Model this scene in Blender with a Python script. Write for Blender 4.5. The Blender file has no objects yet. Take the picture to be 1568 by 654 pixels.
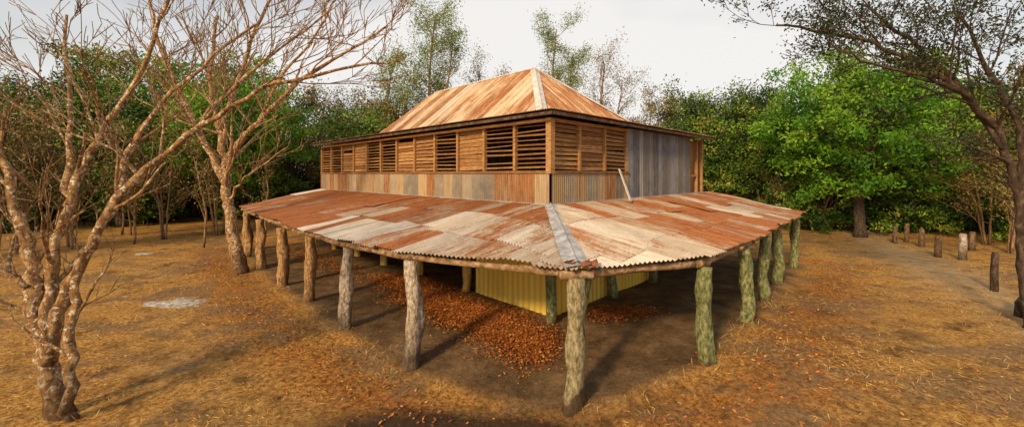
import bpy, math, random
import numpy as np
from mathutils import Vector, noise as mn
R=random.Random(7); NR=np.random.RandomState(11)
sc=bpy.context.scene
S2=math.sqrt(.5)
CX,CY=1.0,10.6
def W(a,b,z): return (CX+(b-a)*S2, CY+(a+b)*S2, z)
UX=Vector((-S2,S2,0)); VX=Vector((S2,S2,0)); UP=Vector((0,0,1))

# ---------------------------------------------------------------- materials
class NB:
    def __init__(s,name):
        s.m=bpy.data.materials.new(name); s.m.use_nodes=True; s.nt=s.m.node_tree
        s.nt.nodes.clear(); s.out=s.nt.nodes.new('ShaderNodeOutputMaterial')
    def n(s,t,**k):
        nd=s.nt.nodes.new(t)
        for kk,v in k.items(): setattr(nd,kk,v)
        return nd
    def set(s,sock,v):
        if isinstance(v,bpy.types.NodeSocket): s.nt.links.new(v,sock)
        elif isinstance(v,(tuple,list)):
            sock.default_value=(tuple(v)+(1,))[:4] if len(sock.default_value)==4 else tuple(v)
        else: sock.default_value=v
    def attr(s,name): return s.n('ShaderNodeAttribute',attribute_name=name)
    def sep(s,v):
        x=s.n('ShaderNodeSeparateXYZ'); s.set(x.inputs[0],v); return x.outputs
    def comb(s,x,y,z):
        c=s.n('ShaderNodeCombineXYZ'); s.set(c.inputs[0],x); s.set(c.inputs[1],y); s.set(c.inputs[2],z); return c.outputs[0]
    def math(s,op,a,b=0,c=0,clamp=False):
        x=s.n('ShaderNodeMath',operation=op,use_clamp=clamp)
        s.set(x.inputs[0],a); s.set(x.inputs[1],b)
        if op in('MULTIPLY_ADD',): s.set(x.inputs[2],c)
        return x.outputs[0]
    def noise(s,vec,scale,detail=4,rough=.55):
        x=s.n('ShaderNodeTexNoise'); s.set(x.inputs['Vector'],vec); x.inputs['Scale'].default_value=scale
        x.inputs['Detail'].default_value=detail; x.inputs['Roughness'].default_value=rough; return x.outputs['Fac']
    def ramp(s,f,stops):
        r=s.n('ShaderNodeValToRGB'); s.set(r.inputs[0],f); e=r.color_ramp.elements
        while len(e)<len(stops): e.new(.5)
        for i,(p,c) in enumerate(stops):
            e[i].position=p; e[i].color=tuple(c)[:3]+(1,) if isinstance(c,(tuple,list)) else (c,c,c,1)
        return r.outputs[0]
    def mix(s,f,a,b,bt='MIX'):
        m=s.n('ShaderNodeMixRGB',blend_type=bt); s.set(m.inputs[0],f); s.set(m.inputs[1],a); s.set(m.inputs[2],b); return m.outputs[0]
    def obj(s): return s.n('ShaderNodeTexCoord').outputs['Object']
    def mapping(s,v,scale):
        m=s.n('ShaderNodeMapping'); s.set(m.inputs[0],v); m.inputs['Scale'].default_value=scale; return m.outputs[0]
    def finish(s,col,rough=.8,bump=None,bs=.3,bd=.02,spec=.3,trans=0):
        p=s.n('ShaderNodeBsdfPrincipled'); s.set(p.inputs['Base Color'],col); s.set(p.inputs['Roughness'],rough)
        p.inputs['Specular IOR Level'].default_value=spec
        if bump is not None:
            b=s.n('ShaderNodeBump'); b.inputs['Strength'].default_value=bs; b.inputs['Distance'].default_value=bd
            s.set(b.inputs['Height'],bump); s.nt.links.new(b.outputs[0],p.inputs['Normal'])
        o=p.outputs[0]
        if trans:
            t=s.n('ShaderNodeBsdfTranslucent'); s.set(t.inputs[0],col)
            mx=s.n('ShaderNodeMixShader'); mx.inputs[0].default_value=trans
            s.nt.links.new(o,mx.inputs[1]); s.nt.links.new(t.outputs[0],mx.inputs[2]); o=mx.outputs[0]
        s.nt.links.new(o,s.out.inputs[0]); return s.m

def iron(name,zinc_a,zinc_b,rust_a,rust_b,wts=(.35,.25,.4),edge=(.46,.56),pitch=.085,wave_shade=.45,sx=6,sy=.7,stain=(.30,.17,.08)):
    b=NB(name); s=b.sep(b.attr('sc').outputs['Vector']); c=b.sep(b.attr('cl').outputs['Vector'])
    off=b.math('MULTIPLY',s[2],37.0)
    st=b.noise(b.comb(b.math('MULTIPLY',s[0],sx),b.math('MULTIPLY',s[1],sy),off),1.0,6,.65)
    v2=b.comb(s[0],s[1],off); bl=b.noise(v2,2.4,6,.7)
    v3=b.comb(b.math('MULTIPLY',s[0],1.5),b.math('MULTIPLY',s[1],.8),b.math('MULTIPLY',off,.02)); sh=b.noise(v3,1.1,7,.68)
    fine=b.noise(v2,24,4,.65)
    drip=b.noise(b.comb(b.math('MULTIPLY',s[0],26),b.math('MULTIPLY',s[1],1.6),off),1.0,5,.7)
    k=b.math('ADD',b.math('MULTIPLY',st,wts[0]),b.math('MULTIPLY',bl,wts[1]))
    k=b.math('ADD',k,b.math('MULTIPLY',sh,wts[2]))
    k=b.math('ADD',k,b.math('MULTIPLY_ADD',fine,.22,-.11))
    k=b.math('ADD',k,b.math('MULTIPLY_ADD',drip,.30,-.15))
    k=b.math('ADD',k,b.math('MULTIPLY_ADD',c[0],.23,-.075))
    mask=b.ramp(k,[(edge[0],0),(edge[1],1)])
    halo=b.ramp(k,[(edge[0]-.10,0),(edge[0]+.04,.75)])
    z=b.mix(b.math('ADD',c[1],b.math('MULTIPLY_ADD',bl,1.3,-.65),clamp=True),zinc_a,zinc_b)
    z=b.mix(b.math('MULTIPLY',c[2],.8),z,(.46,.29,.12))
    z=b.mix(halo,z,stain)
    r=b.mix(b.ramp(fine,[(.35,0),(.65,1)]),rust_a,rust_b)
    r=b.mix(b.ramp(drip,[(.45,0),(.7,.85)]),r,tuple(x*.38 for x in rust_a))
    col=b.mix(mask,z,r)
    wv=b.math('SINE',b.math('MULTIPLY',s[0],2*math.pi/pitch)); wv=b.math('MULTIPLY_ADD',wv,.5*wave_shade,.5*wave_shade)  # corrugation shade painted into the colour, one dark stripe per wave
    col=b.mix(wv,col,b.mix(1,col,(.42,.33,.27),'MULTIPLY'))
    return b.finish(col,.68,fine,.3,.01,.3)
M_iron=iron('weathered_corrugated_iron',(.25,.21,.18),(.78,.71,.62),(.28,.075,.022),(.44,.18,.06),wave_shade=.5)
M_wall=iron('weathered_wall_iron',(.20,.18,.16),(.62,.49,.32),(.32,.12,.035),(.46,.22,.09),(.6,.2,.2),edge=(.50,.60),sx=9,sy=.5,wave_shade=.7)
M_main=iron('main_roof_iron',(.52,.42,.30),(.86,.74,.56),(.34,.11,.03),(.46,.21,.08),(.5,.1,.4),(.46,.56),pitch=.1,sx=6,sy=.22,stain=(.52,.30,.13))
M_grey=iron('grey_wall_iron',(.09,.10,.125),(.34,.34,.36),(.15,.09,.06),(.25,.17,.11),(.7,.2,.1),edge=(.52,.62),pitch=.12,sx=9,sy=.5,wave_shade=.6,stain=(.2,.16,.12))
def simple(name,c1,c2,c3,scale=(1,1,1),ns=6,rough=.85,bs=.5,bd=.02,tint=False,foot=None,lichen=None):
    b=NB(name); o=b.obj(); v=b.mapping(o,scale); n=b.noise(v,ns,8,.7); n2=b.noise(o,1.3,3)
    col=b.ramp(n,[(.34,c1),(.5,c2),(.64,c3)])
    col=b.mix(b.math('MULTIPLY',n2,.4),col,tuple(x*.55 for x in c2))
    if lichen:
        l=b.noise(o,lichen[0],5,.7); col=b.mix(b.ramp(l,[(.54,0),(.60,.9)]),col,lichen[1])
        l2=b.noise(b.mapping(o,(1,1,2.2)),11,5,.7); col=b.mix(b.ramp(l2,[(.36,.85),(.46,0)]),col,(.07,.03,.012))
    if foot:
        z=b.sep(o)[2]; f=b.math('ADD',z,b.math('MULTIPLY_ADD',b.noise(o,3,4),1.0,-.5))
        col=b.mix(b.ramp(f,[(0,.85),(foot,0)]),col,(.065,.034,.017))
    if tint:
        t=b.sep(b.attr('cl').outputs['Vector'])
        col=b.mix(t[0],col,b.mix(1,col,(.42,.34,.27),'MULTIPLY'))
    return b.finish(col,rough,n,bs,bd,.25)
M_yel=iron('ochre_painted_iron',(.80,.50,.06),(.95,.68,.13),(.28,.13,.04),(.45,.26,.07),(.5,.25,.25),(.54,.63),pitch=.2,wave_shade=.3,stain=(.62,.36,.07))
M_wood=simple('louvre_timber',(.20,.09,.03),(.48,.25,.095),(.68,.41,.19),(1,1,9),5,tint=True)
M_dark=simple('dark_old_timber',(.03,.02,.015),(.10,.06,.035),(.20,.13,.08),(1,1,1),5)
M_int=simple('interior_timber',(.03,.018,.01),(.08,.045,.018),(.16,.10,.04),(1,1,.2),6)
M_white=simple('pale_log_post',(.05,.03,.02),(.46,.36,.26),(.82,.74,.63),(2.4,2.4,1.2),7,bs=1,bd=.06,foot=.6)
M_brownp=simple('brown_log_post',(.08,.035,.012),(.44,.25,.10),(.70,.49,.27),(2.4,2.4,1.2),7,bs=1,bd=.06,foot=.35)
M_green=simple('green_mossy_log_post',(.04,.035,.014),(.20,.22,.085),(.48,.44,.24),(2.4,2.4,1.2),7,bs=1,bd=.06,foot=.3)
M_beam=simple('log_beam',(.06,.035,.015),(.30,.18,.09),(.55,.40,.25),(1,1,1),7,bs=.8)
M_cap=simple('grey_ridge_capping',(.20,.20,.21),(.42,.42,.43),(.60,.59,.58),(1,1,1),5,rough=.6,bs=.2)
M_capw=simple('pale_ridge_capping',(.42,.34,.27),(.66,.60,.54),(.78,.74,.70),(1,1,1),5,rough=.6,bs=.2)
M_rust=simple('rusted_metal',(.10,.03,.015),(.24,.08,.03),(.36,.14,.06),(1,1,1),9)
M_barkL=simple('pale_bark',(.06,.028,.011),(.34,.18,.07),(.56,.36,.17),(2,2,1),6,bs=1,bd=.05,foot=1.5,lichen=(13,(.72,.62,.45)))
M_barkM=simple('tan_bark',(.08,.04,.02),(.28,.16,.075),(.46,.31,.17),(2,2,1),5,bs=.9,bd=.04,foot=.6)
M_barkB=simple('brown_bark',(.05,.03,.018),(.15,.09,.05),(.30,.20,.12),(2,2,1),6,bs=.9,bd=.03)
M_barkD=simple('dark_bark',(.02,.015,.010),(.07,.045,.03),(.17,.12,.08),(2,2,1),6,bs=.9,bd=.03)
M_ash=simple('pale_ash',(.14,.09,.05),(.40,.35,.29),(.78,.74,.68),(1,1,1),9,bs=1)
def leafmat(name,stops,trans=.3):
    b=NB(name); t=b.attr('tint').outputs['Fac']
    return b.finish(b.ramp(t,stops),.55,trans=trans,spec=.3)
M_lg=leafmat('green_leaves',[(0,(.020,.048,.006)),(.5,(.085,.155,.014)),(.85,(.19,.27,.03)),(1,(.32,.32,.06))],0)
M_lm=leafmat('mango_leaves',[(0,(.02,.075,.006)),(.5,(.10,.26,.015)),(1,(.30,.46,.04))],.3)
M_lo=leafmat('olive_leaves',[(0,(.055,.055,.012)),(.4,(.17,.155,.035)),(.8,(.31,.23,.07)),(1,(.40,.23,.09))],0)
M_le=leafmat('eucalyptus_leaves',[(0,(.06,.11,.015)),(.5,(.19,.27,.04)),(1,(.42,.44,.10))],.3)
M_ld=leafmat('dark_leaves',[(0,(.012,.022,.006)),(.6,(.04,.06,.015)),(1,(.11,.11,.04))],.2)
M_lit=leafmat('dead_leaves',[(0,(.08,.02,.007)),(.45,(.33,.095,.022)),(.8,(.50,.19,.04)),(1,(.62,.36,.12))],0)
M_grs=leafmat('dry_grass',[(0,(.20,.10,.025)),(.5,(.46,.26,.07)),(1,(.68,.46,.17))],0)

# ---------------------------------------------------------------- mesh builder
class MB:
    def __init__(s): s.v=[];s.f=[];s.mi=[];s.sc=[];s.cl=[];s.cur=0;s.ccl=(0,0,0)
    def add(s,vs,fs,scs=None,cls=None):
        o=len(s.v); s.v+=[tuple(p) for p in vs]; s.f+=[tuple(i+o for i in f) for f in fs]; s.mi+=[s.cur]*len(fs)
        s.sc+=scs if scs else [(0,0,0)]*len(vs); s.cl+=cls if cls else [s.ccl]*len(vs)
    def box(s,c,ax,ay,az):
        c=Vector(c);ax=Vector(ax);ay=Vector(ay);az=Vector(az)
        vs=[c+i*ax+j*ay+k*az for i in(-1,1) for j in(-1,1) for k in(-1,1)]
        s.add(vs,[(0,1,3,2),(4,6,7,5),(0,4,5,1),(2,3,7,6),(0,2,6,4),(1,5,7,3)])
    def beam(s,p,q,w,h,up=UP):
        p=Vector(p);q=Vector(q);d=(q-p).normalized();x=d.cross(up).normalized();y=x.cross(d)
        s.box((p+q)/2,(q-p)/2,x*w/2,y*h/2)
    def tube(s,pts,rad,n=8,lump=0,cap=True):
        pts=[Vector(p) for p in pts]; vs=[];fs=[];prev=None
        for i,p in enumerate(pts):
            d=(pts[min(i+1,len(pts)-1)]-pts[max(i-1,0)])
            if d.length<1e-6: d=Vector((0,0,1))
            d.normalize()
            x=prev-d*prev.dot(d) if prev is not None else d.orthogonal()
            if x.length<1e-4: x=d.orthogonal()
            x.normalize(); prev=x; y=d.cross(x)
            for k in range(n):
                t=2*math.pi*k/n; r=rad[i]*(1+(lump*mn.noise((p.x*3+math.cos(t)*1.3,p.y*3+math.sin(t)*1.3,p.z*2)) if lump else 0))
                vs.append(p+x*math.cos(t)*r+y*math.sin(t)*r)
        for i in range(len(pts)-1):
            for k in range(n):
                k2=(k+1)%n; fs.append((i*n+k,i*n+k2,(i+1)*n+k2,(i+1)*n+k))
        if cap: fs.append(tuple(range(n))[::-1]); fs.append(tuple((len(pts)-1)*n+k for k in range(n)))
        s.add(vs,fs)
    def obj(s,name,mats,parent=None,smooth=False):
        me=bpy.data.meshes.new(name); me.from_pydata(s.v,[],s.f)
        for m in mats: me.materials.append(m)
        me.polygons.foreach_set('material_index',s.mi)
        if smooth: me.polygons.foreach_set('use_smooth',[True]*len(s.f))
        for nm,d in(('sc',s.sc),('cl',s.cl)):
            at=me.attributes.new(nm,'FLOAT_VECTOR','POINT'); at.data.foreach_set('vector',np.array(d,dtype=np.float32).ravel())
        me.update(); o=bpy.data.objects.new(name,me); sc.collection.objects.link(o)
        if parent: o.parent=parent
        return o
def empty(name):
    e=bpy.data.objects.new(name,None); sc.collection.objects.link(e); return e

def corr(mb,s0,s1,lo,hi,P,N,pitch,amp,sw,cuts,clf,rows=4,sub=6,jit=.0,edge=0):
    s=s0; i=0
    while s<s1-1e-4:
        e=min(s+sw*(R.uniform(.8,1.15) if jit else 1),s1)
        cu=[c+(R.uniform(-.22,.22) if (jit and 0<q<len(cuts)-1) else 0) for q,c in enumerate(cuts)]
        for ci in range(len(cuts)-1):
            rnd=R.random(); c=clf((s+e)/2,(cuts[ci]+cuts[ci+1])/2,i,ci)
            lift=(len(cuts)-ci)*.014+(i%2)*.006; last=ci==len(cuts)-2
            j=R.uniform(-1,1)*jit; ext=R.uniform(-edge,edge)
            n=max(2,int(round((e-s+.03)/pitch*sub))); vs=[];fs=[];scs=[]
            ok=False
            for k in range(n+1):
                ss=s+(e+.03-s)*k/n
                ss_=min(ss,s1)
                l=lo(ss_);h=hi(ss_)+(ext if last else 0)
                t0=max(l,cu[ci]);t1=min(h,cu[ci+1]+(0 if last else .06+max(0,j)))
                if last: t1=h
                if t1>t0+.002: ok=True
                else: t1=t0=min(t0,h)
                for r in range(rows+1):
                    t=t0+(t1-t0)*r/rows
                    p=Vector(P(ss_,t))+N*(amp*math.cos(2*math.pi*ss/pitch)+lift+j*.05*(ss-s))
                    vs.append(p); scs.append((ss,t,rnd))
            if ok:
                q=rows+1
                for k in range(n):
                    for r in range(rows): fs.append((k*q+r,(k+1)*q+r,(k+1)*q+r+1,k*q+r+1))
                mb.add(vs,fs,scs,[c]*len(vs))
        s=e;i+=1

# ---------------------------------------------------------------- plan of the verandah edge
EL=[(-2.91,2.83),(.445,4.12),(2.67,4.45),(5.38,4.42),(7.47,4.35),(10.75,4.15),(13.8,3.95),(15.95,3.72)]
ER=[(-2.83,2.91),(-.42,4.12),(2.06,4.12),(5.46,3.92),(11.3,3.6)]
exl,eyl=zip(*EL); exr,eyr=zip(*ER)
dl=lambda a: float(np.interp(a,exl,eyl)); dr=lambda b: float(np.interp(b,exr,eyr))
def inside(x,y):
    dx=x-CX;dy=y-CY;a=(dy-dx)*S2;b=(dx+dy)*S2
    d1=np.interp(a,exl,eyl)+b
    d2=np.interp(b,exr,eyr)+a
    d=np.minimum(np.minimum(d1,d2),np.minimum(16-a,11.5-b))
    return d,a,b
def painted_shadow(x,y): return np.exp(-(((x+.9)/2.2)**2+((y-6.15)/.8)**2))  # mask of the front-centre shadow painted on the ground; also thins leaves and grass
# ---------------------------------------------------------------- ground
def G(x,y):
    x=np.asarray(x,float);y=np.asarray(y,float)
    g=-.42*np.exp(-((x+.6)**2/9+(y-6.8)**2/5))+.22*np.exp(-((x-4.6)**2+(y-8.6)**2)/5)
    far=np.clip((np.hypot(x,y-10)-14)/30,0,1)
    d,_,_=inside(x,y)
    g=g+.055*np.clip((d+.12+.06*np.sin(x*3+y*2))/.16,0,1)
    return g+far*(.35*np.sin(x*.11+1)*np.cos(y*.09)+.15*np.sin(x*.31+y*.2))+.02*np.sin(x*1.7+y*.6)*np.sin(y*1.9-x*.4)
def g1(x,y): return float(G(x,y))
def make_ground():
    n=440;k=5.2;u=np.linspace(-1,1,n)
    xs=320*np.sinh(k*u)/np.sinh(k); ys=10+320*np.sinh(k*u)/np.sinh(k)
    X,Y=np.meshgrid(xs,ys); Z=G(X,Y)
    v=np.stack([X,Y,Z],-1).reshape(-1,3)
    i=np.arange(n*n).reshape(n,n)
    f=np.stack([i[:-1,:-1],i[:-1,1:],i[1:,1:],i[1:,:-1]],-1).reshape(-1,4)
    me=bpy.data.meshes.new('ground'); me.from_pydata(v.tolist(),[],f.tolist())
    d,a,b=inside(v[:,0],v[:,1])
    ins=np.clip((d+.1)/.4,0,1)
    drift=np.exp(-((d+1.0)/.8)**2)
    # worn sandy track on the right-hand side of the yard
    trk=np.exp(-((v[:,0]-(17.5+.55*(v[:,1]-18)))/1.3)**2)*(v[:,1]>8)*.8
    at=me.attributes.new('zone','FLOAT_VECTOR','POINT'); at.data.foreach_set('vector',np.stack([ins,drift,painted_shadow(v[:,0],v[:,1])],-1).astype(np.float32).ravel())
    a2=me.attributes.new('track','FLOAT','POINT'); a2.data.foreach_set('value',trk.astype(np.float32))
    me.polygons.foreach_set('use_smooth',[True]*len(f))
    nb=NB('dry_earth'); o=nb.obj(); z=nb.sep(nb.attr('zone').outputs['Vector'])
    big=nb.noise(o,.28,5,.6); mid=nb.noise(o,1.5,7,.72); fine=nb.noise(o,13,6,.75); vf=nb.noise(o,60,3,.7)
    base=nb.ramp(mid,[(.36,(.12,.062,.024)),(.46,(.32,.175,.062)),(.56,(.52,.32,.13)),(.70,(.68,.47,.22))])
    straw=nb.ramp(fine,[(.36,(.17,.07,.018)),(.47,(.50,.24,.055)),(.59,(.80,.48,.14))])
    col=nb.mix(nb.ramp(nb.math('ADD',nb.math('MULTIPLY',big,.5),nb.math('MULTIPLY',mid,.5)),[(.42,.15),(.54,.95)]),base,straw)
    leafc=nb.ramp(fine,[(.38,(.10,.03,.008)),(.52,(.42,.13,.025)),(.7,(.62,.29,.07))])
    col=nb.mix(nb.math('MULTIPLY',z[1],nb.ramp(mid,[(.35,.1),(.6,.75)])),col,leafc)
    col=nb.mix(nb.ramp(nb.noise(nb.mapping(o,(1,1.6,1)),.42,6,.65),[(.51,0),(.58,.75)]),col,nb.ramp(fine,[(.35,(.15,.09,.045)),(.65,(.40,.26,.14))]))
    col=nb.mix(nb.ramp(nb.noise(o,.9,6,.7),[(.56,0),(.66,.6)]),col,nb.ramp(fine,[(.35,(.06,.03,.013)),(.65,(.22,.115,.05))]))
    col=nb.mix(nb.math('MULTIPLY',nb.attr('track').outputs['Fac'],nb.ramp(mid,[(.35,.3),(.6,1)])),col,(.60,.44,.26))
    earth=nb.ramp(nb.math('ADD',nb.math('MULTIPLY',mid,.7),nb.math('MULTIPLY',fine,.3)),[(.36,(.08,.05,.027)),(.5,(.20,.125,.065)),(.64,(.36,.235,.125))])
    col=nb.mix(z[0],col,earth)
    col=nb.mix(nb.ramp(nb.math('ADD',z[2],nb.math('MULTIPLY_ADD',mid,.9,-.45)),[(.26,0),(.6,.88)]),col,(.045,.034,.027))  # shadow put into the earth colour as a dark tone
    col=nb.mix(nb.ramp(vf,[(.3,.75),(.52,0)]),col,nb.mix(1,col,(.3,.22,.18),'MULTIPLY'))
    h=nb.math('ADD',nb.math('MULTIPLY',fine,.7),nb.math('MULTIPLY',vf,.5))
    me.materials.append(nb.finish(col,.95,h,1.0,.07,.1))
    ob=bpy.data.objects.new('ground',me); sc.collection.objects.link(ob)
make_ground()

# ---------------------------------------------------------------- leaves helper
def leaf_mesh(name,C,L,Wd,mat,tint,ax=None,nrm=None,parent=None,link=True):
    n=len(C)
    if ax is None:
        ax=NR.normal(size=(n,3)); ax/=np.linalg.norm(ax,axis=1)[:,None]
    if nrm is None: nrm=NR.normal(size=(n,3))
    bx=np.cross(ax,nrm); bx/=np.linalg.norm(bx,axis=1)[:,None]+1e-9
    L=np.broadcast_to(L,(n,))[:,None];Wd=np.broadcast_to(Wd,(n,))[:,None]
    V=np.stack([C-ax*L/2,C+bx*Wd/2,C+ax*L/2,C-bx*Wd/2],1).reshape(-1,3).astype(np.float32)
    me=bpy.data.meshes.new(name); me.vertices.add(4*n); me.vertices.foreach_set('co',V.ravel())
    me.loops.add(4*n); me.loops.foreach_set('vertex_index',np.arange(4*n,dtype=np.int32))
    me.polygons.add(n); me.polygons.foreach_set('loop_start',np.arange(0,4*n,4,dtype=np.int32))
    try: me.polygons.foreach_set('loop_total',np.full(n,4,dtype=np.int32))
    except Exception: pass
    at=me.attributes.new('tint','FLOAT','POINT'); at.data.foreach_set('value',np.repeat(np.clip(tint,0,1),4).astype(np.float32))
    me.materials.append(mat); me.update(calc_edges=True)
    if not link: return me
    o=bpy.data.objects.new(name,me); sc.collection.objects.link(o)
    if parent: o.parent=parent
    return o

# ---------------------------------------------------------------- homestead
H=empty('corrugated_iron_homestead')
def hipR(q,ex,ey):
    lo_,hi_=0,6
    for _ in range(18):
        m=(lo_+hi_)/2
        if m<float(np.interp(-q*m,ex,ey)): lo_=m
        else: hi_=m
    return lo_
def zf_left(a,t):
    if a>=0: f=t/dl(a)
    else:
        if t<1e-4: return 2.75
        f=t/hipR(-a/t,exl,eyl)
    return 2.75-.68*f+(.018*math.sin(a*1.3+t)+.012*math.sin(a*3.1+t*2))*min(t,1)
def zf_right(b,t):
    if b>=0: f=t/dr(b)
    else:
        if t<1e-4: return 2.75
        f=t/hipR(-b/t,exr,eyr)
    return 2.75-.68*f+(.018*math.sin(b*1.1+2*t)+.012*math.sin(b*3.3+t*2))*min(t,1)
mb=MB()
def cl_left(a,t,i,ci):
    if a<.8: r=R.uniform(-.2,.35)
    elif a<6: r=R.choice([-.2,.15,.35,.6,.8])
    else: r=R.choice([.3,.5,.8,1.0,1.1])
    if t<1.5: r+=.35
    return (r,R.uniform(.35,.9),R.random()*.4)
def cl_right(b,t,i,ci):
    r=R.choice([-.1,.15,.35,.6,.8]) if b>.5 else R.uniform(-.3,.2)
    return (r,R.uniform(.35,.9),R.random()*.4)
corr(mb,-2.91,15.95,lambda a:max(0,-a*.9725),dl,lambda a,t:W(a,-t,zf_left(a,t)),UP,.085,.018,.76,[0,1.35,2.75,5.5],cl_left,4,6,.14,.06)
corr(mb,-2.83,11.3,lambda b:max(0,-b/.9725),dr,lambda b,t:W(-t,b,zf_right(b,t)),UP,.085,.018,.76,[0,1.5,2.9,5.5],cl_right,4,6,.14,.06)
mb.obj('verandah_roof',[M_iron],H,True)
mb=MB()
p0=Vector(W(0,0,2.84)); p1=Vector(W(-2.86,-2.78,2.15)); side=Vector((1,0,0))
for sgn in(-1,1):
    for k in range(3):
        a0=p0.lerp(p1,k/3);a1=p0.lerp(p1,(k+1)/3+.02); w0=.17+.02*k
        mb.add([a0+UP*.004*k,a1+UP*.004*k,a1+side*sgn*w0-UP*.03,a0+side*sgn*w0-UP*.03],[(0,1,2,3)])
mb.tube([p0,p0.lerp(p1,.5)+Vector((.02,0,.0)),p1],[.03,.03,.03],8)
mb.cur=1
for k in range(9):
    c=p1+Vector((R.uniform(-.22,.27),R.uniform(-.05,.15),R.uniform(-.03,.03)))
    mb.box(c,Vector((.08,R.uniform(-.04,.04),R.uniform(-.05,.05))),Vector((0,.06,R.uniform(-.04,.04))),Vector((0,0,.005)))
mb.obj('verandah_hip_capping',[M_cap,M_rust],H)
mb=MB(); mb.beam(W(0,-.04,2.8),W(15.8,-.04,2.8),.06,.05); mb.beam(W(-.04,0,2.8),W(-.04,10.5,2.8),.06,.05)
mb.obj('verandah_flashing',[M_cap],H)

mb=MB()
def cl_w(s,t,i,ci):
    m=R.random()
    if m<.5: return (R.uniform(-.2,.25),R.uniform(.3,.95),R.uniform(.3,1))
    if m<.8: return (R.uniform(-.4,-.1),R.uniform(0,.5),.1)
    return (R.uniform(.3,.9),.4,.5)
corr(mb,0,15.8,lambda a:2.72,lambda a:3.62,lambda a,t:W(a,0,t),-VX,.085,.018,.52,[2.7,3.7],cl_w,2)
corr(mb,0,3.9,lambda a:2.72,lambda a:3.62,lambda a,t:W(0,a,t),-UX,.085,.018,.52,[2.7,3.7],cl_w,2)
corr(mb,0,10.5,lambda a:2.72,lambda a:5.1,lambda b,t:W(15.8,b,t),UX,.085,.013,.7,[2.7,5.2],cl_w,2)
corr(mb,0,15.8,lambda a:2.72,lambda a:5.1,lambda a,t:W(a,10.5,t),VX,.085,.013,.7,[2.7,5.2],cl_w,2)
mb.obj('upper_wall_cladding',[M_wall],H,True)
mb=MB()
def cl_g(s,t,i,ci): return (R.uniform(-.5,.45),R.random(),R.random()*.2)
corr(mb,3.92,9.0,lambda a:2.72,lambda a:5.1,lambda a,t:W(0,a,t),-UX,.12,.02,.36,[2.7,5.2],cl_g,2)
mb.obj('grey_wall_sheets',[M_grey],H,True)
mb=MB()
def wallbox(side,s0,s1,z0,z1,d0,d1,cl=(0,0,0)):
    mb.ccl=cl
    if side=='L':
        c=W((s0+s1)/2,(d0+d1)/2,(z0+z1)/2); mb.box(c,UX*(s1-s0)/2,VX*(d1-d0)/2,UP*(z1-z0)/2)
    else:
        c=W((d0+d1)/2,(s0+s1)/2,(z0+z1)/2); mb.box(c,VX*(s1-s0)/2,UX*(d1-d0)/2,UP*(z1-z0)/2)
def louvre(side,s0,s1,ang,seed):
    r=random.Random(seed); z0,z1=3.72,4.97; n=10; gone=r.randrange(n) if seed%4==1 else -1
    for k in range(n):
        if k==gone: continue
        z=z0+(k+.5)*(z1-z0)/n+r.uniform(-.012,.012); an=math.radians(ang+r.uniform(-9,9)); hw=.062
        out=-VX if side=='L' else -UX; al=UX if side=='L' else VX
        w=out*math.cos(an)*hw-UP*math.sin(an)*hw; tn=(out*math.sin(an)+UP*math.cos(an))*.009
        c=Vector(W((s0+s1)/2,.07,z) if side=='L' else W(.07,(s0+s1)/2,z))
        mb.ccl=(r.uniform(0,.9),0,0); mb.box(c,al*((s1-s0)/2-.05)+UP*r.uniform(-.016,.016),w,tn)
angL=[14,12,78,15,62,70,16,22,68,74,14,20]
pw=15.8/12
for i,an in enumerate(angL): louvre('L',i*pw,(i+1)*pw,an,i)
for i,an in enumerate([58,70,52]): louvre('R',i*1.3,(i+1)*1.3,an,50+i)
for i in range(1,13): wallbox('L',i*pw-.045,i*pw+.045,3.70,4.98,-.02,.10,(.2,0,0))
for i in (1,2,3): wallbox('R',i*1.3-.045,i*1.3+.045,3.70,4.98,-.02,.10,(.2,0,0))
mb.ccl=(.1,0,0); mb.box(W(.02,.02,4.34),UX*.085,VX*.085,UP*.72)
wallbox('L',.11,15.8,4.985,5.07,-.03,.12,(.3,0,0)); wallbox('R',.11,3.95,4.985,5.07,-.03,.12,(.3,0,0))
wallbox('L',.11,15.8,3.625,3.695,-.07,.10,(.75,0,0)); wallbox('R',.11,3.95,3.625,3.695,-.07,.10,(.75,0,0))
for s in(9.05,9.9,10.45): wallbox('R',s-.05,s+.05,2.72,5.1,-.02,.10,(.1,0,0))
wallbox('R',9.1,9.85,3.5,3.58,.0,.06,(.2,0,0))
for k in range(4): wallbox('R',9.96+k*.11,10.05+k*.11,2.75,5.05,.3,.33,(.1*k,0,0))
mb.obj('louvred_windows',[M_wood],H)
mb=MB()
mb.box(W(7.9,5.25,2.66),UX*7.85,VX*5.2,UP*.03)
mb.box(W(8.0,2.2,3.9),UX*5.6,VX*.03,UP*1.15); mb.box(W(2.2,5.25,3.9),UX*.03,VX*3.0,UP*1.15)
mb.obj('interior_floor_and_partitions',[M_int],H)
mb=MB()
mb.beam(W(-.36,-.36,5.13),W(16.1,-.36,5.13),.05,.08); mb.beam(W(-.36,-.30,5.13),W(-.36,10.85,5.13),.05,.08)
mb.obj('eave_fascia',[M_dark],H)
mb=MB()
def sk(d): return 5.2+(d+.4)/2.6*.52
cl_s=lambda s,t,i,ci:(R.uniform(-.1,.9),R.uniform(0,.5),.3)
corr(mb,-.4,16.2,lambda a:0,lambda a:min(2.6,max(0,a+.4),max(0,16.2-a)),lambda a,t:W(a,-.4+t,sk(t-.4)),UP,.085,.013,.76,[0,3],cl_s,2)
corr(mb,-.4,10.9,lambda a:0,lambda a:min(2.6,max(0,a+.4),max(0,10.9-a)),lambda a,t:W(-.4+t,a,sk(t-.4)),UP,.085,.013,.76,[0,3],cl_s,2)
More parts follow.
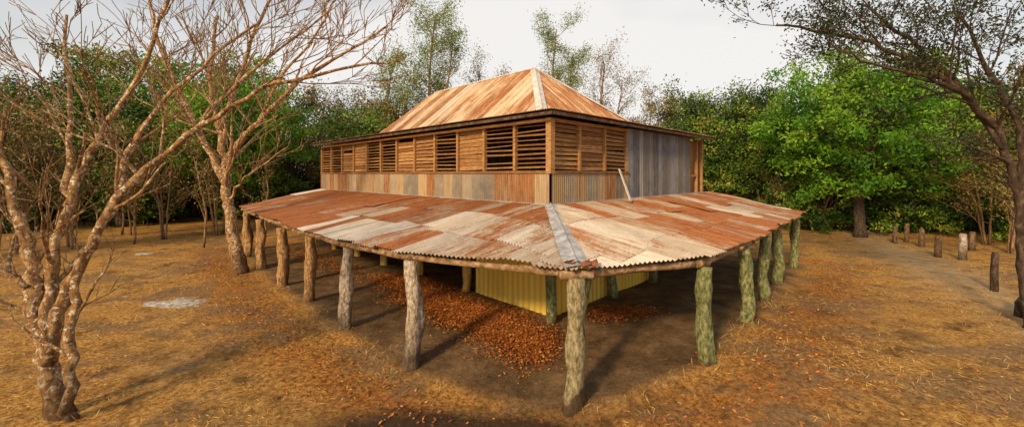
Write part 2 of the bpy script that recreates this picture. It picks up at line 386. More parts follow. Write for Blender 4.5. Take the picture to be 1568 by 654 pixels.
corr(mb,-.4,16.2,lambda a:0,lambda a:min(2.6,max(0,a+.4),max(0,16.2-a)),lambda a,t:W(a,10.9-t,sk(t-.4)),UP,.085,.013,.76,[0,3],cl_s,2)
corr(mb,-.4,10.9,lambda a:0,lambda a:min(2.6,max(0,a+.4),max(0,10.9-a)),lambda a,t:W(16.2-t,a,sk(t-.4)),UP,.085,.013,.76,[0,3],cl_s,2)
mb.obj('lower_skirt_roof',[M_iron],H,True)
mb=MB()
HH=3.05
def zr(d): return 5.72+d/HH*2.5
def cl_m(s,t,i,ci):
    return (R.choice([0,.15,.3,.45,.6]),R.uniform(.45,1),R.uniform(.0,.4))
topL=lambda a:max(0,min(HH,a-2.15,(13.65-a)/.6*HH))
corr(mb,2.15,13.65,lambda a:HH-topL(a),lambda a:HH,lambda a,t:W(a,2.15+(HH-t),zr(HH-t)),UP,.1,.024,.76,[0,HH+.05],cl_m,5)
corr(mb,2.15,13.65,lambda a:HH-topL(a),lambda a:HH,lambda a,t:W(a,8.35-(HH-t),zr(HH-t)),UP,.1,.024,.76,[0,HH+.05],cl_m,5)
topR=lambda b:max(0,min(b-2.15,8.35-b,HH))
corr(mb,2.15,8.35,lambda b:HH-topR(b),lambda b:HH,lambda b,t:W(2.15+(HH-t),b,zr(HH-t)),UP,.1,.024,.76,[0,HH+.05],cl_m,5)
corr(mb,2.15,8.35,lambda b:HH-topR(b),lambda b:HH,lambda b,t:W(13.65-(HH-t)*.2,b,zr(HH-t)),UP,.1,.024,.76,[0,HH+.05],cl_m,5)
mb.obj('main_hipped_roof',[M_main],H,True)
mb=MB()
apex=Vector(W(5.25,5.25,8.30)); far=Vector(W(13.0,5.25,8.30))
def cap(p,q,w):
    p=Vector(p);q=Vector(q);d=(q-p).normalized();x=d.cross(UP).normalized()
    for s in(-1,1): mb.add([p,q,q+x*s*w-UP*w*.55,p+x*s*w-UP*w*.55],[(0,1,2,3)])
    mb.tube([p,q],[.03,.03],6)
cap(apex,W(2.1,2.1,5.79),.19); cap(apex,far,.10); cap(apex,W(2.1,8.4,5.79),.12)
mb.obj('roof_ridge_capping',[M_capw],H)

mb=MB()
def cl_y(s,t,i,ci): return (R.uniform(-.4,.1),R.random(),R.random()*.15)
corr(mb,-.3,2.6,lambda a:-.05,lambda a:2.62,lambda a,t:W(a,-.3,t),-VX,.20,.012,.8,[-.1,2.7],cl_y,3)
corr(mb,-.3,4.9,lambda a:-.05,lambda a:2.62,lambda a,t:W(-.3,a,t),-UX,.20,.012,.8,[-.1,2.7],cl_y,3)
corr(mb,-.3,4.0,lambda a:-.05,lambda a:2.62,lambda b,t:W(2.6,b,t),UX,.20,.012,.8,[-.1,2.7],cl_y,3)
corr(mb,-.3,4.0,lambda a:-.05,lambda a:2.62,lambda a,t:W(a,4.9,t),VX,.20,.012,.8,[-.1,2.7],cl_y,3)
mb.obj('ochre_ground_floor_room',[M_yel],H,True)
mb=MB()
mb.box(W(9,4.5,1.3),UX*6.4,VX*.03,UP*1.32); mb.box(W(4.0,8,1.3),UX*.03,VX*2.4,UP*1.32)
mb.obj('ground_floor_partition',[M_int],H)
mb=MB(); mb.box(W(1.5,-.335,1.90),UX*.26,VX*.01,UP*.1); mb.obj('wall_vent_opening',[M_dark],H)

def post(mb,x,y,zt,r,mi,lean=(0,0)):
    mb.cur=mi; zb=g1(x,y)-.12; n=16; pts=[];rad=[]
    ox,oy=R.uniform(-.07,.07),R.uniform(-.05,.05); ph=R.random()*6; kn=R.randrange(3,12)
    for i in range(n):
        t=i/(n-1); w=math.sin(t*math.pi)
        pts.append((x+ox*w+lean[0]*t+.014*math.sin(ph+t*9),y+oy*w+lean[1]*t,zb+(zt-zb)*t)); rad.append(r*(1.10-.18*t+.05*math.sin(ph+t*9)+(.18 if i==0 else 0)+(.08 if i==kn else 0)+R.uniform(-.03,.03)))
    mb.tube(pts,rad,18,.42)
mb=MB()
L=[(-2.0,8.08,.155,0),(-3.9,9.5,.14,0),(-5.68,11.4,.135,1),(-7.32,13.0,.145,1),(-9.4,15.3,.145,1),(-11.35,17.5,.14,1),(-12.3,18.9,.14,1)]
for i,(x,y,r,m) in enumerate(L): post(mb,x,y,1.9,r,m,(R.uniform(-.08,.08),0))
for x,y,r in [(3.62,7.55,.145),(5.38,9.35,.135),(7.07,11.4,.135),(8.6,13.2,.14),(10.75,15.6,.14)]: post(mb,x,y,1.9,r,2,(R.uniform(-.08,.08),0))
post(mb,.98,6.72,1.9,.15,3,(.07,0)); post(mb,1.10,6.95,1.95,.095,2,(.2,.05))
post(mb,*W(-.5,-.62,0)[:2],2.5,.12,2)
for a in(2.95,5.5,8.0,10.4,12.9,15.5): post(mb,*W(a,-.45,0)[:2],2.6,.12,4)
for b in(2.2,4.6,7.3,9.9): post(mb,*W(-.55,b,0)[:2],2.55,.12,2)
for a in(5.5,8,10.4,12.9,15.5): post(mb,*W(a,2.4,0)[:2],2.6,.11,4)
for b in(5.4,7.6,10): post(mb,*W(2.4,b,0)[:2],2.6,.11,2)
M_cornerp=simple('corner_log_post',(.06,.045,.02),(.33,.27,.14),(.62,.52,.34),(2.4,2.4,1.2),7,bs=1,bd=.06,foot=.1)
M_yp=simple('ochre_post',(.30,.16,.03),(.66,.40,.09),(.80,.54,.18),(2,2,.5),5)
mb.obj('verandah_posts',[M_white,M_brownp,M_green,M_cornerp,M_yp],H,True)
mb=MB()
def edge(poly,left,off,zz):
    return [Vector(W(s,-(d-off),zz)) if left else Vector(W(-(d-off),s,zz)) for s,d in poly]
for left,poly in((True,EL),(False,ER)):
    pl=edge(poly,left,.2,1.96)
    for p,q in zip(pl[:-1],pl[1:]):
        d=(q-p).normalized(); a=p-d*.15; e=q+d*.2; m=(a+e)/2+Vector((0,0,R.uniform(-.03,.02)))
        mb.tube([a,(a+m)/2,m,(m+e)/2,e],[.07,.078,.062,.07,.06],8,.4)
    s=.3
    while s<poly[-1][0]:
        d=dl(s) if left else dr(s); zfn=zf_left if left else zf_right
        A=W(s,-.05,zfn(s,.05)-.09) if left else W(-.05,s,zfn(s,.05)-.09)
        Bp=W(s,-(d-.03),zfn(s,d-.03)-.085) if left else W(-(d-.03),s,zfn(s,d-.03)-.085)
        mb.tube([A,Bp],[.05,.045],7,.2); s+=1.25
    for t in(1.2,2.4):
        N=20; sN=poly[-1][0]
        pts=[Vector(W(-.0+sN*i/N,-t,zf_left(sN*i/N,t)-.05)) if left else Vector(W(-t,sN*i/N,zf_right(sN*i/N,t)-.05)) for i in range(N+1)]
        mb.tube(pts,[.03]*(N+1),6)
mb.tube([W(0,0,2.64),W(-2.8,-2.72,1.99)],[.07,.065],8,.2)
mb.obj('log_beams_and_rafters',[M_beam],H,True)
mb=MB()
for (b,t,w,l,r) in[(3.2,.4,.7,1.5,.9),(5.0,.9,.8,1.3,.7),(7.6,.5,.7,1.4,.9)]:
    sl_=R.uniform(-.2,.2)
    corr(mb,b,b+w,lambda s,t=t:t,lambda s,t=t,l=l:t+l,lambda s,q,sl_=sl_:W(-q,s+(q-t)*sl_,zf_right(s,q)+.06),UP,.085,.018,w,[t,t+l],lambda *k,r=r:(r,.6,.2),3)
for (a,t,w,l,r) in[(5.8,.3,.8,1.6,1.0),(14.6,.15,1.0,1.4,-.6)]:
    corr(mb,a,a+w,lambda s,t=t:t,lambda s,t=t,l=l:t+l,lambda s,q:W(s+(q-t)*.12,-q,zf_left(s,q)+.06),UP,.085,.018,w,[t,t+l],lambda *k,r=r:(r,.8,.1),3)
mb.obj('loose_roof_sheets',[M_iron],H,True)
mb=MB(); mb.beam(W(-.62,3.05,2.78),W(-.06,3.35,3.75),.11,.03,up=UX)
mb.obj('leaning_plank',[M_capw],H)

# ---------------------------------------------------------------- small standing things
def stump(name,x,y,h,r,m):
    mb=MB(); z=g1(x,y)
    mb.tube([(x,y,z-.1),(x+.01,y,z+h*.5),(x+.03,y,z+h*.92),(x+.035,y,z+h)],[r*1.1,r,r*.95,r*.75],12,.3)
    mb.obj(name,[m],None,True)
for x,y,h,r,m in[(14.9,12.6,1.2,.085,M_barkD),(18.9,17.1,1.1,.12,M_white),(18.6,17.8,.9,.12,M_barkB),(20.6,20.5,.9,.12,M_barkB),(20.2,21.5,.9,.1,M_barkB),(22,19.5,.9,.12,M_barkB),(21.3,22,1,.1,M_barkB)]:
    stump('timber_fence_post',x,y,h,r,m)
mb=MB()
for k in range(7):
    x=12.8+R.uniform(-.2,.3);y=10.1+R.uniform(-.2,.2);mb.tube([(x,y,-.1),(x+R.uniform(-.2,.2),y+R.uniform(-.2,.2),.35),(x+R.uniform(-.4,.4),y,R.uniform(.5,1.0))],[.2,.15,.06],8,.5)
mb.obj('burnt_tree_stump',[M_barkD],None,True)
def ash(x,y,r):
    mb=MB(); n=70;vs=[(x,y,g1(x,y)+.04)]
    for ring,f in((1,.55),(2,1)):
        for k in range(n):
            t=2*math.pi*k/n; rr=r*f*(1+.5*mn.noise((math.cos(t)*2+x,math.sin(t)*2,ring*.2))+.3*(ring-1)*(R.random()-.5))
            px,py=x+rr*1.15*math.cos(t),y+rr*.8*math.sin(t); vs.append((px,py,g1(px,py)+(.03 if ring==1 else -.006)))
    fs=[(0,1+k,1+(k+1)%n) for k in range(n)]+[(1+k,1+n+k,1+n+(k+1)%n,1+(k+1)%n) for k in range(n)]
    mb.add(vs,fs); mb.obj('ash_heap',[M_ash],None,True)
ash(-9.3,11.4,.72); ash(-16.8,18.6,.35)

# ---------------------------------------------------------------- trees
def twigs(mb,p,d,Ln,r,lvl,rr,tips,kids=3,wob=.22,up=.05,seg=4,sides=5,minr=.006,spread=.75,ratio=.62):
    pts=[Vector(p)];d=Vector(d).normalized();rad=[r]
    end=max(minr,r*(.55 if lvl else .25))
    for i in range(seg):
        d=(d+Vector((rr.uniform(-1,1),rr.uniform(-1,1),rr.uniform(-1,1)+up*4))*wob).normalized()
        pts.append(pts[-1]+d*Ln/seg); rad.append(r+(end-r)*(i+1)/seg)
    mb.tube(pts,rad,sides if r>.02 else 3,0,False)
    if lvl<=1: tips.append(pts[-1]); tips.append(pts[len(pts)//2])
    if lvl==0: return
    for k in range(kids):
        t=(k+1+rr.uniform(-.4,.2))/kids; i=min(seg,max(1,int(round(t*seg)))); q=pts[i]
        nd=(d+Vector((rr.uniform(-1,1),rr.uniform(-1,1),rr.uniform(-.6,1)))*spread).normalized()
        twigs(mb,q,nd,Ln*ratio*rr.uniform(.75,1.2),max(minr,rad[i]*.62),lvl-1,rr,tips,kids,wob,up,max(2,seg-1),sides,minr,spread,ratio)
def smooth(pts,n=4):
    P=[Vector(p) for p in pts]; out=[]
    for i in range(len(P)-1):
        a,b,c,d=P[max(i-1,0)],P[i],P[i+1],P[min(i+2,len(P)-1)]
        for k in range(n):
            t=k/n; out.append(.5*((2*b)+(c-a)*t+(2*a-5*b+4*c-d)*t*t+(3*b-a-3*c+d)*t**3))
    return out+[P[-1]]
def limb(mb,pts,r0,r1,rr,tips,nsub=6,Ls=1.2,lvl=3,start=.25,sides=10,lump=.35,jit=.04,**kw):
    P=smooth(pts,5); n=len(P)
    P=[p+Vector((rr.uniform(-1,1),rr.uniform(-1,1),rr.uniform(-1,1)))*jit*(0 if i==0 else 1) for i,p in enumerate(P)]
    rad=[r0+(r1-r0)*(i/(n-1))**.85 for i in range(n)]
    mb.tube(P,rad,sides,lump,True)
    for k in range(nsub):
        t=start+(1-start)*(k+rr.random())/nsub; i=min(n-2,int(t*(n-1))); d=(P[i+1]-P[i]).normalized()
        nd=(d*.7+Vector((rr.uniform(-1,1),rr.uniform(-1,1),rr.uniform(-.5,1)))*.8).normalized()
        twigs(mb,P[i],nd,Ls*rr.uniform(.6,1.3)*(1.15-.4*t),max(.012,rad[i]*.5),lvl,rr,tips,**kw)
T=empty('bare_frangipani_tree'); mb=MB(); tips=[]; rr=random.Random(3)
z0=g1(-6.95,6.2)-.1
kw=dict(kids=3,wob=.17,up=.05,spread=.62,minr=.0055,lump=.55)
limb(mb,[(-6.75,6.1,z0),(-6.95,6.15,.5),(-7.15,6.2,1.0),(-7.35,6.25,1.6),(-7.45,6.3,2.3),(-7.7,6.3,3.1),(-8.1,6.4,4.4),(-8.6,6.5,5.6)],.15,.035,rr,tips,7,1.3,3,.3,**kw)
limb(mb,[(-7.1,6.2,.9),(-7.2,6.35,2.0),(-7.1,6.45,2.95),(-6.85,6.6,3.95),(-6.35,6.9,5.2),(-6.0,7.2,6.8)],.09,.025,rr,tips,7,1.3,3,.25,**kw)
limb(mb,[(-7.0,6.15,.75),(-6.9,6.2,1.5),(-6.55,6.2,2.35),(-6.0,6.25,3.2),(-5.35,6.4,4.0),(-4.3,6.6,4.85),(-3.2,6.8,5.3),(-2.0,7.0,5.55)],.105,.014,rr,tips,9,1.1,3,.35,**kw)
limb(mb,[(-6.55,6.0,z0),(-6.5,6.0,.6),(-6.6,6.1,1.3),(-6.6,6.2,2.1)],.085,.045,rr,tips,2,.8,2,.5,**kw)
limb(mb,[(-7.05,6.45,3.1),(-7.3,6.7,4.0),(-7.6,7,5.2),(-7.9,7.2,6.4)],.055,.018,rr,tips,5,1.2,3,.2,**kw)
limb(mb,[(-6.05,6.25,3.15),(-6.05,6.5,4.1),(-5.5,6.9,5.2),(-4.6,7.3,6.3)],.055,.018,rr,tips,6,1.2,3,.2,**kw)
limb(mb,[(-5.2,6.4,4.1),(-4.9,6.9,4.9),(-4.2,7.4,5.9),(-3.4,7.8,6.8)],.042,.013,rr,tips,5,1.1,3,.2,**kw)
limb(mb,[(-7.4,6.25,1.9),(-8.0,6.0,2.5),(-8.6,5.9,3.4)],.06,.02,rr,tips,4,1.0,3,.2,**kw)
mb.obj('trunk_and_branches',[M_barkL],T,True)
T=empty('bare_deciduous_tree'); mb=MB(); tips=[]; rr=random.Random(5)
kw=dict(kids=3,wob=.18,up=.05,spread=.7,minr=.010)
limb(mb,[(-9.9,14.9,-.1),(-10.15,15,.9),(-10.4,15,2.1),(-10.5,15,3.0),(-10.55,15,4.0),(-10.8,15,5.4),(-11.1,15,7),(-11.0,15.2,9.5)],.25,.05,rr,tips,8,2.3,3,.45,**kw)
limb(mb,[(-10.55,15,3.9),(-10.0,14.9,4.7),(-9.2,14.8,5.5),(-7.6,14.6,6.9),(-5.6,14.5,8.1),(-4.4,14.4,8.8)],.14,.03,rr,tips,9,2.0,3,.3,**kw)
limb(mb,[(-10.5,15,3.2),(-11.2,15,4.6),(-12.0,15,6.2),(-13,15,8.5),(-13.4,15,10.5)],.15,.03,rr,tips,8,2.2,3,.3,**kw)
limb(mb,[(-10.75,15,5.2),(-10.2,15.2,7.2),(-9.5,15.4,9.5),(-8.8,15.6,11)],.10,.03,rr,tips,8,2.0,3,.2,**kw)
limb(mb,[(-9.2,14.8,5.5),(-8.6,15,7),(-7.4,15.3,8.8),(-6.6,15.5,10.5)],.07,.03,rr,tips,7,1.9,3,.2,**kw)
limb(mb,[(-10.4,15,2.6),(-9.9,14.7,3.2),(-9.0,14.2,3.7),(-7.6,13.8,4.5)],.06,.02,rr,tips,6,1.2,2,.3,**kw)
mb.obj('trunk_and_branches',[M_barkL],T,True)
T=empty('spreading_acacia_tree'); mb=MB(); tips=[]; rr=random.Random(9)
kw=dict(kids=3,wob=.24,up=.02,spread=.9,minr=.007)
limb(mb,[(12.05,9.5,-.1),(11.95,9.5,1.2),(11.85,9.5,2.4),(11.7,9.5,3.4),(11.35,9.5,4.5),(10.6,9.5,5.4),(9.4,9.6,6.3),(7.9,9.7,6.9),(6.4,9.8,7.15)],.125,.025,rr,tips,12,1.6,3,.42,**kw)
limb(mb,[(11.85,9.5,2.6),(12.0,9.6,4.4),(11.5,9.8,6.0),(11.0,10,7.6)],.085,.03,rr,tips,9,1.6,3,.25,**kw)
limb(mb,[(11.45,9.5,4.2),(10.7,9.9,5.9),(9.9,10.2,7.0),(9.0,10.5,8.0)],.08,.03,rr,tips,9,1.6,3,.15,**kw)
limb(mb,[(10.5,9.5,5.5),(9.5,9.3,5.8),(8.4,9.2,6.0),(7.2,9.1,6.4)],.05,.018,rr,tips,8,1.4,3,.15,**kw)
limb(mb,[(11.95,9.5,1.9),(12.4,9.4,3),(12.7,9.4,4.6)],.08,.03,rr,tips,6,1.3,3,.3,**kw)
mb.obj('trunk_and_branches',[M_barkD],T,True)
tp=np.array([list(t) for t in tips]); idx=NR.randint(0,len(tp),14000)
idx=idx[NR.rand(len(idx))<np.where(tp[idx][:,2]>4.2,1,.1)]
C=tp[idx]+NR.normal(size=(len(idx),3))*.12
leaf_mesh('leaves',C,.085,.04,M_ld,NR.rand(len(C)),parent=T)
# slim saplings scattered across the left yard
for (x,y,h) in[(-21,19.5,4.2),(-19.5,21,3.6),(-15.2,20,4.5),(-18.2,26,5),(-23,24,5),(-14.2,23.5,4.4),(-25,21,4.6)]:
    T=empty('bare_sapling'); mb=MB(); tips=[]; rr=random.Random(int(x*-10)); z=g1(x,y)-.1
    limb(mb,[(x,y,z),(x+rr.uniform(-.2,.2),y,z+h*.35),(x+rr.uniform(-.4,.4),y,z+h*.7),(x+rr.uniform(-.6,.6),y,z+h)],.06,.02,rr,tips,8,1.1,2,.3,sides=6,minr=.01)
    mb.obj('stem_and_twigs',[M_barkM],T,True)
    C=np.repeat(np.array([list(t) for t in tips]),2,0); C=C+NR.normal(size=C.shape)*.15
    leaf_mesh('sparse_leaves',C,.12,.05,M_lo,NR.rand(len(C)),parent=T)

def crown(tips,nper,rad,flat=.75):
    tp=np.array([list(t) for t in tips]); C=np.repeat(tp,nper,0); return C+NR.normal(size=C.shape)*np.array([rad,rad,rad*flat])
def clumps(cx,cy,cz,rx,ry,rz,nc,nl,cr,seed=0):
    rs=np.random.RandomState(seed); d=rs.normal(size=(nc,3)); d/=np.linalg.norm(d,axis=1)[:,None]
    rr_=(.5+.6*rs.rand(nc))[:,None]; lump=1+.25*np.sin(d[:,:1]*5+seed)*np.cos(d[:,1:2]*4+d[:,2:]*3)
    cc=np.array([cx,cy,cz])+d*rr_*lump*np.array([rx,ry,rz])
    br=rs.rand(nc)
    C=np.repeat(cc,nl,0)+rs.normal(size=(nc*nl,3))*np.array([cr,cr,cr*.55]); return C,np.repeat(br,nl)
def mango(name,x,y,h,rx,base,seed,nc=230,nl=130,mat=None,L=.24,tr=.3):
    T=empty(name); mb=MB(); rr=random.Random(seed); tips=[]; z=g1(x,y)-.1
    cz=(h+base)/2
    for k in range(3):
        an=k*2.1+seed; q=(x+math.cos(an)*rx*.5,y+math.sin(an)*rx*.5,cz+.5)
        limb(mb,[(x+.1*k,y,z),(x+.12*math.cos(an),y+.1*math.sin(an),z+base*.9+.4),((x+q[0])/2,(y+q[1])/2,(z+base+q[2])/2),q],tr*.8,tr*.25,rr,tips,6,rx*.5,2,.35,kids=3)
    mb.obj('trunk',[M_barkD],T,True)
    C,br=clumps(x,y,cz,rx,rx*.9,(h-base)/2,nc,nl,.38,seed)
    keep=C[:,2]>base*.6; C=C[keep];br=br[keep]
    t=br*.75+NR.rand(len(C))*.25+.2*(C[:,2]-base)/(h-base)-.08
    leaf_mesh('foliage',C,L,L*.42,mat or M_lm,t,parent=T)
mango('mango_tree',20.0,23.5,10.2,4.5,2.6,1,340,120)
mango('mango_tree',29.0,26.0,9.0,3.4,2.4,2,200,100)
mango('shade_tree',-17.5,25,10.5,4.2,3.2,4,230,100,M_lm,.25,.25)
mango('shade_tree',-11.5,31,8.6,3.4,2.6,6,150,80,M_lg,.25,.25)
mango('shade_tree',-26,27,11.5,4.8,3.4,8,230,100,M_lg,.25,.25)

def euc(x,y,h,seed,wd=3.2,dens=1.0,mat=None):
    T=empty('eucalyptus_tree'); mb=MB(); rr=random.Random(seed); tips=[]; z=g1(x,y)-.1
    limb(mb,[(x,y,z),(x+.2,y,h*.3),(x-.2,y,h*.6),(x+.3,y,h*.95)],.24,.05,rr,tips,15,wd,2,.45,kids=3,up=.07,spread=.8)
    limb(mb,[(x,y,h*.4),(x+1.4,y,h*.6),(x+2.0,y,h*.82)],.14,.04,rr,tips,7,wd*.8,2,.3,kids=3,up=.07)
    mb.obj('trunk_and_branches',[M_barkM],T,True)
    C=crown(tips,int(24*dens),.36,.8); leaf_mesh('foliage',C,.22,.075,mat or M_le,NR.rand(len(C)),parent=T)
euc(-7.5,38,19.3,21,3.0); euc(4.3,42,19.5,22,2.6,.8); euc(-12.2,40,14.5,24,2.8,.6); euc(8.8,40,14.8,25,3,.3,M_lo); euc(-3.8,44,15.5,27,2.8,.35,M_lo)

protos=[]
def proto(kind,seed):
    rr=random.Random(seed); mb=MB(); tips=[]
    h={'g':11,'o':12,'b':11.5,'s':5}[kind]
    nst=3 if kind!='o' else 1
    for k in range(nst):
        dx,dy=rr.uniform(-1.4,1.4),rr.uniform(-1.4,1.4)
        limb(mb,[(dx*.2,dy*.2,-.5),(dx*.5,dy*.5,h*.25),(dx,dy,h*.55),(dx*1.5,dy*1.5,h*.88)],.11 if kind!='s' else .05,.035,rr,tips,8,h*.22,2,.3,sides=6,lump=0,kids=3,up=.05,minr=.015,spread=.9)
    bark=mb.obj('proto',[M_barkM if kind in'b' else M_barkB],None,True); bm=bark.data; bpy.data.objects.remove(bark)
    if kind=='b': C=crown(tips,5,.4)
    elif kind=='o': C=crown(tips,24,.42)
    elif kind=='s':
        C,_=clumps(0,0,2.0,2.2,2.2,2.0,70,70,.35,seed)
    else:
        C=crown(tips,18,.45); C2,_=clumps(0,0,h*.56,3.2,3.2,h*.36,65,90,.42,seed); C=np.concatenate([C,C2])
    cl=np.array([mn.noise((c[0]*.7,c[1]*.7,c[2]*.7)) for c in C])
    t=.42+cl*.95+NR.uniform(-.25,.25,len(C))
    lm=leaf_mesh('proto_leaves',C,.27,.12,{'g':M_lg,'o':M_lo,'b':M_lo,'s':M_lg}[kind],t,link=False)
    return bm,lm
PR={k:[proto(k,100+ord(k)+i) for i in range(n)] for k,n in(('g',3),('o',3),('b',3),('s',2))}
D=empty('distant_trees')
def inst(kind,x,y,s,nm='woodland_tree'):
    bm,lm=R.choice(PR[kind]); rz=R.uniform(0,6.28)
    for m in(bm,lm):
        o=bpy.data.objects.new(nm,m); sc.collection.objects.link(o); o.parent=D
        o.location=(x,y,g1(x,y)); o.rotation_euler=(0,0,rz); o.scale=(s*R.uniform(.9,1.15),s,s)
def ring(n,r0,r1,kinds,s0,s1,a0=-60,a1=60):
    for i in range(n):
        an=math.radians(a0+(a1-a0)*(i+R.random())/n); r=R.uniform(r0,r1); x=r*math.sin(an);y=r*math.cos(an)
        d,_,_=inside(np.array([x]),np.array([y]))
        if d[0]>-5: continue
        inst(R.choice(kinds),x,y,R.uniform(s0,s1))
ring(18,36,46,'goobb',.65,.95,-60,-25)
ring(10,38,48,'obb',.7,.95,-25,-14)
ring(20,42,52,'obbbbo',.75,1.0,-18,20)
ring(22,35,45,'ogbgo',.65,.95,18,60)
ring(30,50,64,'gobbgo',.65,.9)
ring(32,66,88,'gob',.7,.95)
ring(30,90,120,'go',.75,.95)
ring(22,33,44,'s',.5,.9,26,60)
ring(26,38,50,'s',.7,1.1,-60,-25)
ring(30,46,66,'s',.8,1.2)
ring(4,29,34,'b',.4,.6,46,60)
ring(9,27,34,'b',.5,.75,-60,-34)

# ---------------------------------------------------------------- litter & grass
def flat_leaves(name,X,Y,lift,L,mat,thick=0):
    n=len(X); Z=G(X,Y)+.012+NR.rand(n)*lift
    an=NR.rand(n)*6.283; ax=np.stack([np.cos(an),np.sin(an),NR.normal(size=n)*.35],-1); ax/=np.linalg.norm(ax,axis=1)[:,None]
    nr=np.stack([NR.normal(size=n)*.45,NR.normal(size=n)*.45,np.ones(n)],-1)
    LL=L*NR.uniform(.5,1.3,n)
    return leaf_mesh(name,np.stack([X,Y,Z],-1),LL,LL*.5,mat,NR.beta(2,2,n),ax,nr)
n=48000; t=NR.rand(n); X=.5+(-4.6)*t+NR.normal(size=n)*(.30+.25*np.sin(t*17)**2); Y=8.5+5.4*t+NR.normal(size=n)*.36+.3*np.sin(t*9)
X2=2.7+NR.normal(size=3500)*.4; Y2=10.2+NR.normal(size=3500)*.28
X3=-5.5-5*NR.rand(2500)+NR.normal(size=2500)*.5; Y3=13.4+(-4.5-X3)*1.0+NR.normal(size=2500)*.6
flat_leaves('leaf_litter_pile',np.concatenate([X,X2,X3]),np.concatenate([Y,Y2,Y3]),.07,.065,M_lit)
n=70000; X=NR.uniform(-16,16,n);Y=NR.uniform(5.2,24,n); d,a,b=inside(X,Y)
nz=np.sin(X*1.3+2*np.sin(Y*.7))*np.cos(Y*1.1+X*.4)
p=np.exp(-((d+.9)/.7)**2)*np.clip(.4+.6*nz,.08,1)*.9+.03*(d<0)+.010*(d>0)
k=NR.rand(n)<p*(1-.8*painted_shadow(X,Y)); flat_leaves('scattered_dead_leaves',X[k],Y[k],.03,.075,M_lit)
n=110000; r=4+36*NR.rand(n)**1.4; an=NR.uniform(-1.05,1.05,n); X=r*np.sin(an);Y=r*np.cos(an); d,a,b=inside(X,Y)
nz=np.sin(X*.9+1.7*np.sin(Y*.8))*np.cos(Y*.9+X*.5)+.5*np.sin(X*2.7)*np.sin(Y*2.3)
k=(d<-.2)&(NR.rand(n)<np.clip(.15+.5*nz,0.03,1)*.45*(1-.8*painted_shadow(X,Y))); flat_leaves('fallen_leaves',X[k],Y[k],.03,.06,M_lit)
n=200000; r=4+40*NR.rand(n)**1.3; an=NR.uniform(-1.05,1.05,n); X=r*np.sin(an);Y=r*np.cos(an); d,a,b=inside(X,Y)
nz=np.sin(X*.7+1.7*np.cos(Y*.6))*np.cos(Y*.8-X*.5)+.5*np.sin(X*2.1+1)*np.sin(Y*1.9)
k=(d<-.3)&(painted_shadow(X,Y)<.25)&(NR.rand(n)<np.clip(.28+.5*nz,.03,1)*np.where(X>0,1,.75)); X=X[k];Y=Y[k];n=len(X)
lay=NR.rand(n)<.8
ax=np.stack([NR.normal(size=n),NR.normal(size=n),np.where(lay,.1,1.3)*np.ones(n)],-1); ax/=np.linalg.norm(ax,axis=1)[:,None]
LL=NR.uniform(.06,.18,n); C=np.stack([X,Y,G(X,Y)+.01+LL*.5*np.abs(ax[:,2])],-1)
leaf_mesh('dry_grass',C,LL,.009,M_grs,NR.rand(n),ax)
cs=[(1.25,6.6),(3.7,7.4),(-2.1,7.9),(5.5,9.2),(7.2,11.2),(-3.9,9.3)]
for q in range(18):
    s=R.uniform(-2,8)
    if R.random()<.5: cs.append(W(s,-(dl(s)+.05),0)[:2])
    else: cs.append(W(-(dr(s)+.05),s,0)[:2])
X=[];A=[]
for cx,cy in cs:
    for _ in range(22):
        X.append((cx+R.gauss(0,.22),cy+R.gauss(0,.16),0));A.append((R.uniform(-1.1,1.1),R.uniform(-1.1,1.1),.8))
X=np.array(X);A=np.array(A);A/=np.linalg.norm(A,axis=1)[:,None];LL=NR.uniform(.06,.26,len(X));X[:,2]=G(X[:,0],X[:,1])+LL*.35
leaf_mesh('dry_grass_tufts',X,LL,.008,M_grs,NR.rand(len(X)),A)

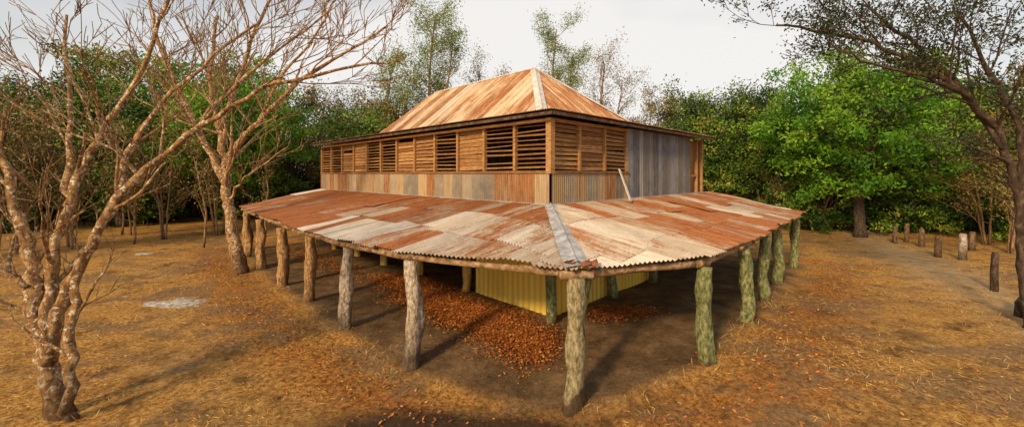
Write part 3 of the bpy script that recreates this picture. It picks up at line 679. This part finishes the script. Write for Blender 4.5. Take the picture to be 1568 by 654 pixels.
# ---------------------------------------------------------------- world, sun, camera
w=bpy.data.worlds.new('World'); sc.world=w; w.use_nodes=True; nt=w.node_tree; nt.nodes.clear()
el=math.radians(28); rot=math.radians(214)
sky=nt.nodes.new('ShaderNodeTexSky'); sky.sky_type='NISHITA'; sky.sun_disc=False; sky.sun_elevation=el; sky.sun_rotation=rot
sky.dust_density=1.5; sky.air_density=1.3
tc=nt.nodes.new('ShaderNodeTexCoord'); mp=nt.nodes.new('ShaderNodeMapping'); mp.inputs['Scale'].default_value=(1,1,2.0)
nz=nt.nodes.new('ShaderNodeTexNoise'); nz.inputs['Scale'].default_value=1.1; nz.inputs['Detail'].default_value=4; nz.inputs['Distortion'].default_value=.4
rp=nt.nodes.new('ShaderNodeValToRGB'); rp.color_ramp.elements[0].position=.34; rp.color_ramp.elements[0].color=(.45,)*3+(1,); rp.color_ramp.elements[1].position=.62; rp.color_ramp.elements[1].color=(.95,)*3+(1,)
mx=nt.nodes.new('ShaderNodeMixRGB'); mx.inputs[2].default_value=(9.6,9.3,9.0,1)
bg=nt.nodes.new('ShaderNodeBackground'); bg.inputs[1].default_value=.098; ou=nt.nodes.new('ShaderNodeOutputWorld')
for a_,b_ in((tc.outputs['Generated'],mp.inputs[0]),(mp.outputs[0],nz.inputs['Vector']),(nz.outputs['Fac'],rp.inputs[0]),(rp.outputs[0],mx.inputs[0]),(sky.outputs[0],mx.inputs[1]),(mx.outputs[0],bg.inputs[0]),(bg.outputs[0],ou.inputs[0])): nt.links.new(a_,b_)
sl=bpy.data.lights.new('sun','SUN'); sl.energy=4.0; sl.angle=math.radians(8); sl.color=(1,.74,.42)
so=bpy.data.objects.new('sun',sl); sc.collection.objects.link(so)
ts=Vector((math.sin(rot)*math.cos(el),math.cos(rot)*math.cos(el),math.sin(el)))
so.rotation_euler=ts.to_track_quat('Z','Y').to_euler()
cam=bpy.data.cameras.new('camera'); co=bpy.data.objects.new('camera',cam); sc.collection.objects.link(co)
co.location=(0,0,3.6); co.rotation_euler=(math.radians(90),0,0)
cam.sensor_width=36; cam.lens=36*624/1568; cam.shift_y=-60/1568; cam.clip_end=2000; cam.clip_start=.05
sc.camera=co
sc.view_settings.view_transform='Standard'; sc.view_settings.look='None'; sc.view_settings.exposure=0
